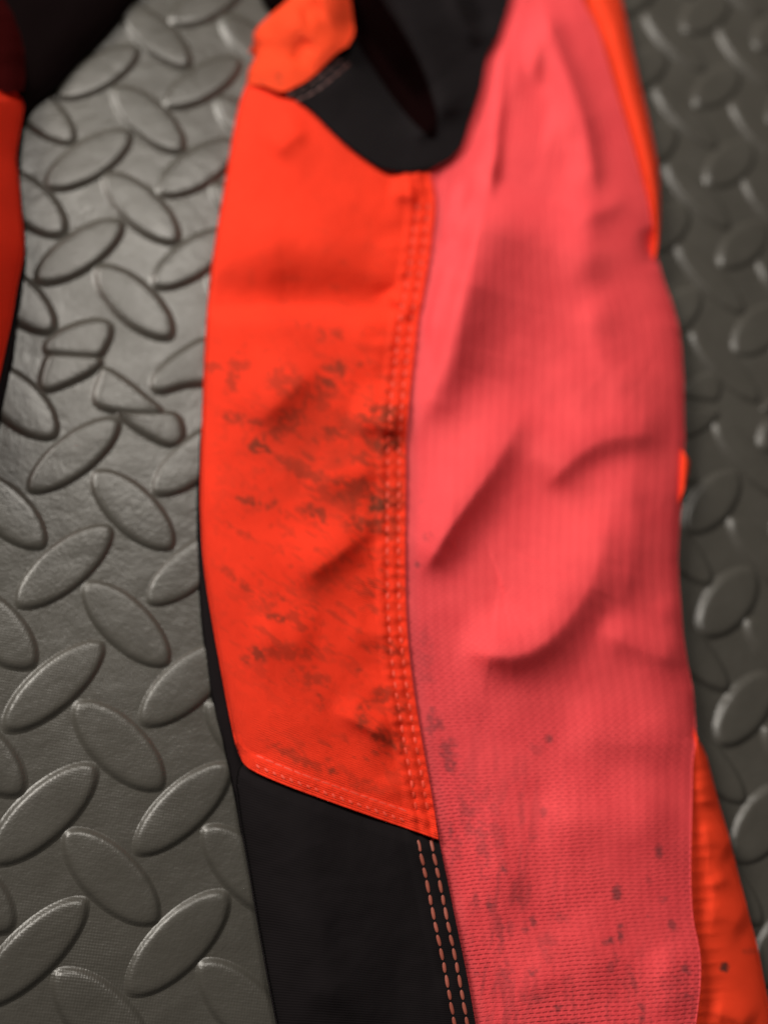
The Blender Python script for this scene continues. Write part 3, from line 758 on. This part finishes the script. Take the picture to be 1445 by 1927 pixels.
# black underside that peeks out along the left edge
US_L = [(388, 760), (376, 830), (374, 900), (372, 1000), (376, 1100), (382, 1180), (390, 1240), (396, 1290), (408, 1350), (425, 1410), (434, 1450), (448, 1520), (468, 1640)]
US_R = [(430, 760), (424, 830), (422, 900), (422, 1000), (428, 1100), (442, 1180), (455, 1240), (465, 1290), (478, 1350), (492, 1410), (500, 1450), (512, 1520), (530, 1640)]
def under_z(X, Y):
    xl = np.interp(Y, [p[1] for p in US_L], [p[0] for p in US_L])
    return 2.0 + 2.6 * (1 - np.exp(-np.clip(X - xl, 0, 99) / 8)) + rumple(X, Y, 0.2)
panel('underside_panel', US_L, US_R, 20, 130, under_z, M_BLACK, outer='L', by_y=True, label='black underside showing past the left edge')

# ---- the other leg, at the left edge, and the black crotch between the legs
def leg2_z(X, Y):
    q = smooth(L2_R, 3)
    xr = np.interp(Y, q[:, 1], q[:, 0])
    d = np.clip(xr - X, 0, 400)
    z = 7 + 44 * (1 - np.exp(-d / 110.0)) + rumple(X, Y, 0.7) - 3.5 * np.exp(-((Y - 176) / 9) ** 2) * np.exp(-d / 60)
    return z
L2_R = [(44, 170), (45, 176), (42, 207), (34, 251), (27, 294), (33, 327), (38, 392), (43, 439), (43, 478), (31, 530), (21, 594), (10, 646), (0, 693), (-14, 760), (-35, 860)]
L2_L = [(-190, 170), (-190, 420), (-210, 860)]
panel('front_panel', L2_L, L2_R, 70, 190, leg2_z, M_ORANGE, outer='R', lip='TB', by_y=True, label='red orange front panel of the other leg')
def leg2_top_z(X, Y):
    xr = np.interp(Y, [p[1] for p in L2T_R], [p[0] for p in L2T_R])
    d = np.clip(xr - X, 0, 400)
    return 10 + 13 * (1 - np.exp(-d / 45.0)) + rumple(X, Y, 0.6) + 1.5 * sstep(120, 165, Y)
L2T_R = [(-60, -200), (0, -30), (14, 2), (28, 26), (41, 65), (47, 98), (47, 131), (45, 172)]
panel('thigh_panel', [(-190, -200), (-190, 172)], L2T_R, 60, 90, leg2_top_z, M_MAROON, outer='R', lip='B', by_y=True, label='dark maroon panel of the other leg')
U2_R = [(50, 200), (42, 260), (38, 294), (38, 330), (44, 400), (47, 440), (48, 490), (47, 504), (40, 568), (30, 615), (25, 667), (16, 716), (4, 771), (-10, 830), (-30, 880)]
U2_L = [(10, 200), (0, 260), (-6, 294), (-4, 330), (0, 400), (4, 440), (2, 490), (0, 504), (-10, 568), (-20, 615), (-30, 667), (-40, 716), (-54, 771), (-64, 830), (-80, 880)]
def under2_z(X, Y):
    xr = np.interp(Y, [p[1] for p in U2_R], [p[0] for p in U2_R])
    return 2.0 + 2.6 * (1 - np.exp(-np.clip(xr - X, 0, 99) / 8))
panel('underside_panel', U2_L, U2_R, 16, 100, under2_z, M_BLACK, outer='R', by_y=True, label='black underside showing past the other leg')
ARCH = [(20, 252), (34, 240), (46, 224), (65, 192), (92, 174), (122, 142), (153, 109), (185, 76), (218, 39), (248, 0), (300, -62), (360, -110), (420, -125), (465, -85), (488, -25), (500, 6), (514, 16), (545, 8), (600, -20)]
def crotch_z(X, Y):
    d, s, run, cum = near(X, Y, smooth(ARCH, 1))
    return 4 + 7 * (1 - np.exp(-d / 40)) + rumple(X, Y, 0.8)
panel('crotch_panel', [(-90, -300), (-60, 0), (20, 252)], [(690, -300), (650, -150), (600, -20)], 170, 70, crotch_z, M_BLACK_SHADED, T=[(-90, -300), (300, -300), (690, -300)], B=ARCH,
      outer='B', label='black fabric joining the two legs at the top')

# ------------------------------------------------------------------ stitches
def stitch_mesh(mat):
    n, rings = 8, [(-1.0, 0.25), (-0.75, 0.8), (-0.3, 1.0), (0.3, 1.0), (0.75, 0.8), (1.0, 0.25)]
    vs = [(x, r_ * math.cos(2 * math.pi * i / n), r_ * math.sin(2 * math.pi * i / n)) for x, r_ in rings for i in range(n)]
    fs = [(r_ * n + i, (r_ + 1) * n + i, (r_ + 1) * n + (i + 1) % n, r_ * n + (i + 1) % n) for r_ in range(len(rings) - 1) for i in range(n)]
    fs += [tuple(range(n)), tuple((len(rings) - 1) * n + i for i in range(n - 1, -1, -1))]
    me = bpy.data.meshes.new('stitch')
    me.from_pydata(vs, [], fs)
    me.materials.append(mat)
    me.shade_smooth()
    return me
ST = {m_.name: stitch_mesh(m_) for m_ in (M_TH_ORANGE, M_TH_ROSE, M_TH_DULL)}
OFF = Vector(trousers.location)
def stitch_row(parent, pts, zf, mat, length, gap, wid, lift=0.15, slant=0.0):
    p = resample(pts, 400, 1)
    d = np.r_[0, np.cumsum(np.hypot(*np.diff(p, axis=0).T))]
    s, q = gap * 0.5, 0
    while s + length < d[-1]:
        ln = length * (1 + 0.12 * math.sin(q * 2.7))
        a = np.array([np.interp(s, d, p[:, 0]), np.interp(s, d, p[:, 1])])
        b = np.array([np.interp(s + ln, d, p[:, 0]), np.interp(s + ln, d, p[:, 1])])
        t = (b - a) / np.linalg.norm(b - a)
        nrm = np.array([-t[1], t[0]]) * (slant + 0.7 * math.sin(q * 5.1))
        a, b = a - nrm, b + nrm
        za, zb = zf(a[:1], a[1:2])[0] + lift, zf(b[:1], b[1:2])[0] + lift
        A, B = Vector(unproject(a[0], a[1], za)), Vector(unproject(b[0], b[1], zb))
        o = bpy.data.objects.new('stitch', ST[mat.name])
        COL.objects.link(o)
        o.parent = parent
        dv = B - A
        rot = dv.to_track_quat('X', 'Z').to_matrix().to_4x4()
        wm = wid * 0.0005 * 0.19
        o.matrix_local = Matrix.Translation((A + B) / 2 - OFF) @ rot @ Matrix.Diagonal((dv.length / 2, wm, wm * 0.5, 1))
        s += ln + gap
        q += 1
def shift(pts, dx, y0=-1e9, y1=1e9):
    return [(x + dx, y) for x, y in pts if y0 < y < y1]
stitch_row(front, shift(SEAM, -12, 330, 1545), front_z, M_TH_ORANGE, 13, 8, 7, lift=0.05)
stitch_row(front, shift(SEAM, -33, 360, 1535), front_z, M_TH_ORANGE, 13, 8, 7, lift=0.05)
stitch_row(front, [(x + 6, y - 30) for x, y in HEM[2:-1]], front_z, M_TH_ORANGE, 17, 2, 4, lift=0.05)
stitch_row(front, [(x + 3, y - 12) for x, y in HEM[2:-1]], front_z, M_TH_ORANGE, 9, 8, 5, lift=0.03, slant=2.5)
stitch_row(black_low, shift(BL_R, -15, 1570, 2100), black_low_z, M_TH_ROSE, 22, 4, 7)
stitch_row(black_low, shift(BL_R, -39, 1560, 2100), black_low_z, M_TH_ROSE, 22, 4, 7)
stitch_row(black_up, [(540, 181), (568, 168), (592, 154), (620, 130), (652, 102)], black_up_z, M_TH_DULL, 18, 3, 7)
stitch_row(black_up, [(556, 190), (582, 180), (606, 164), (634, 140), (668, 110)], black_up_z, M_TH_DULL, 18, 3, 7)
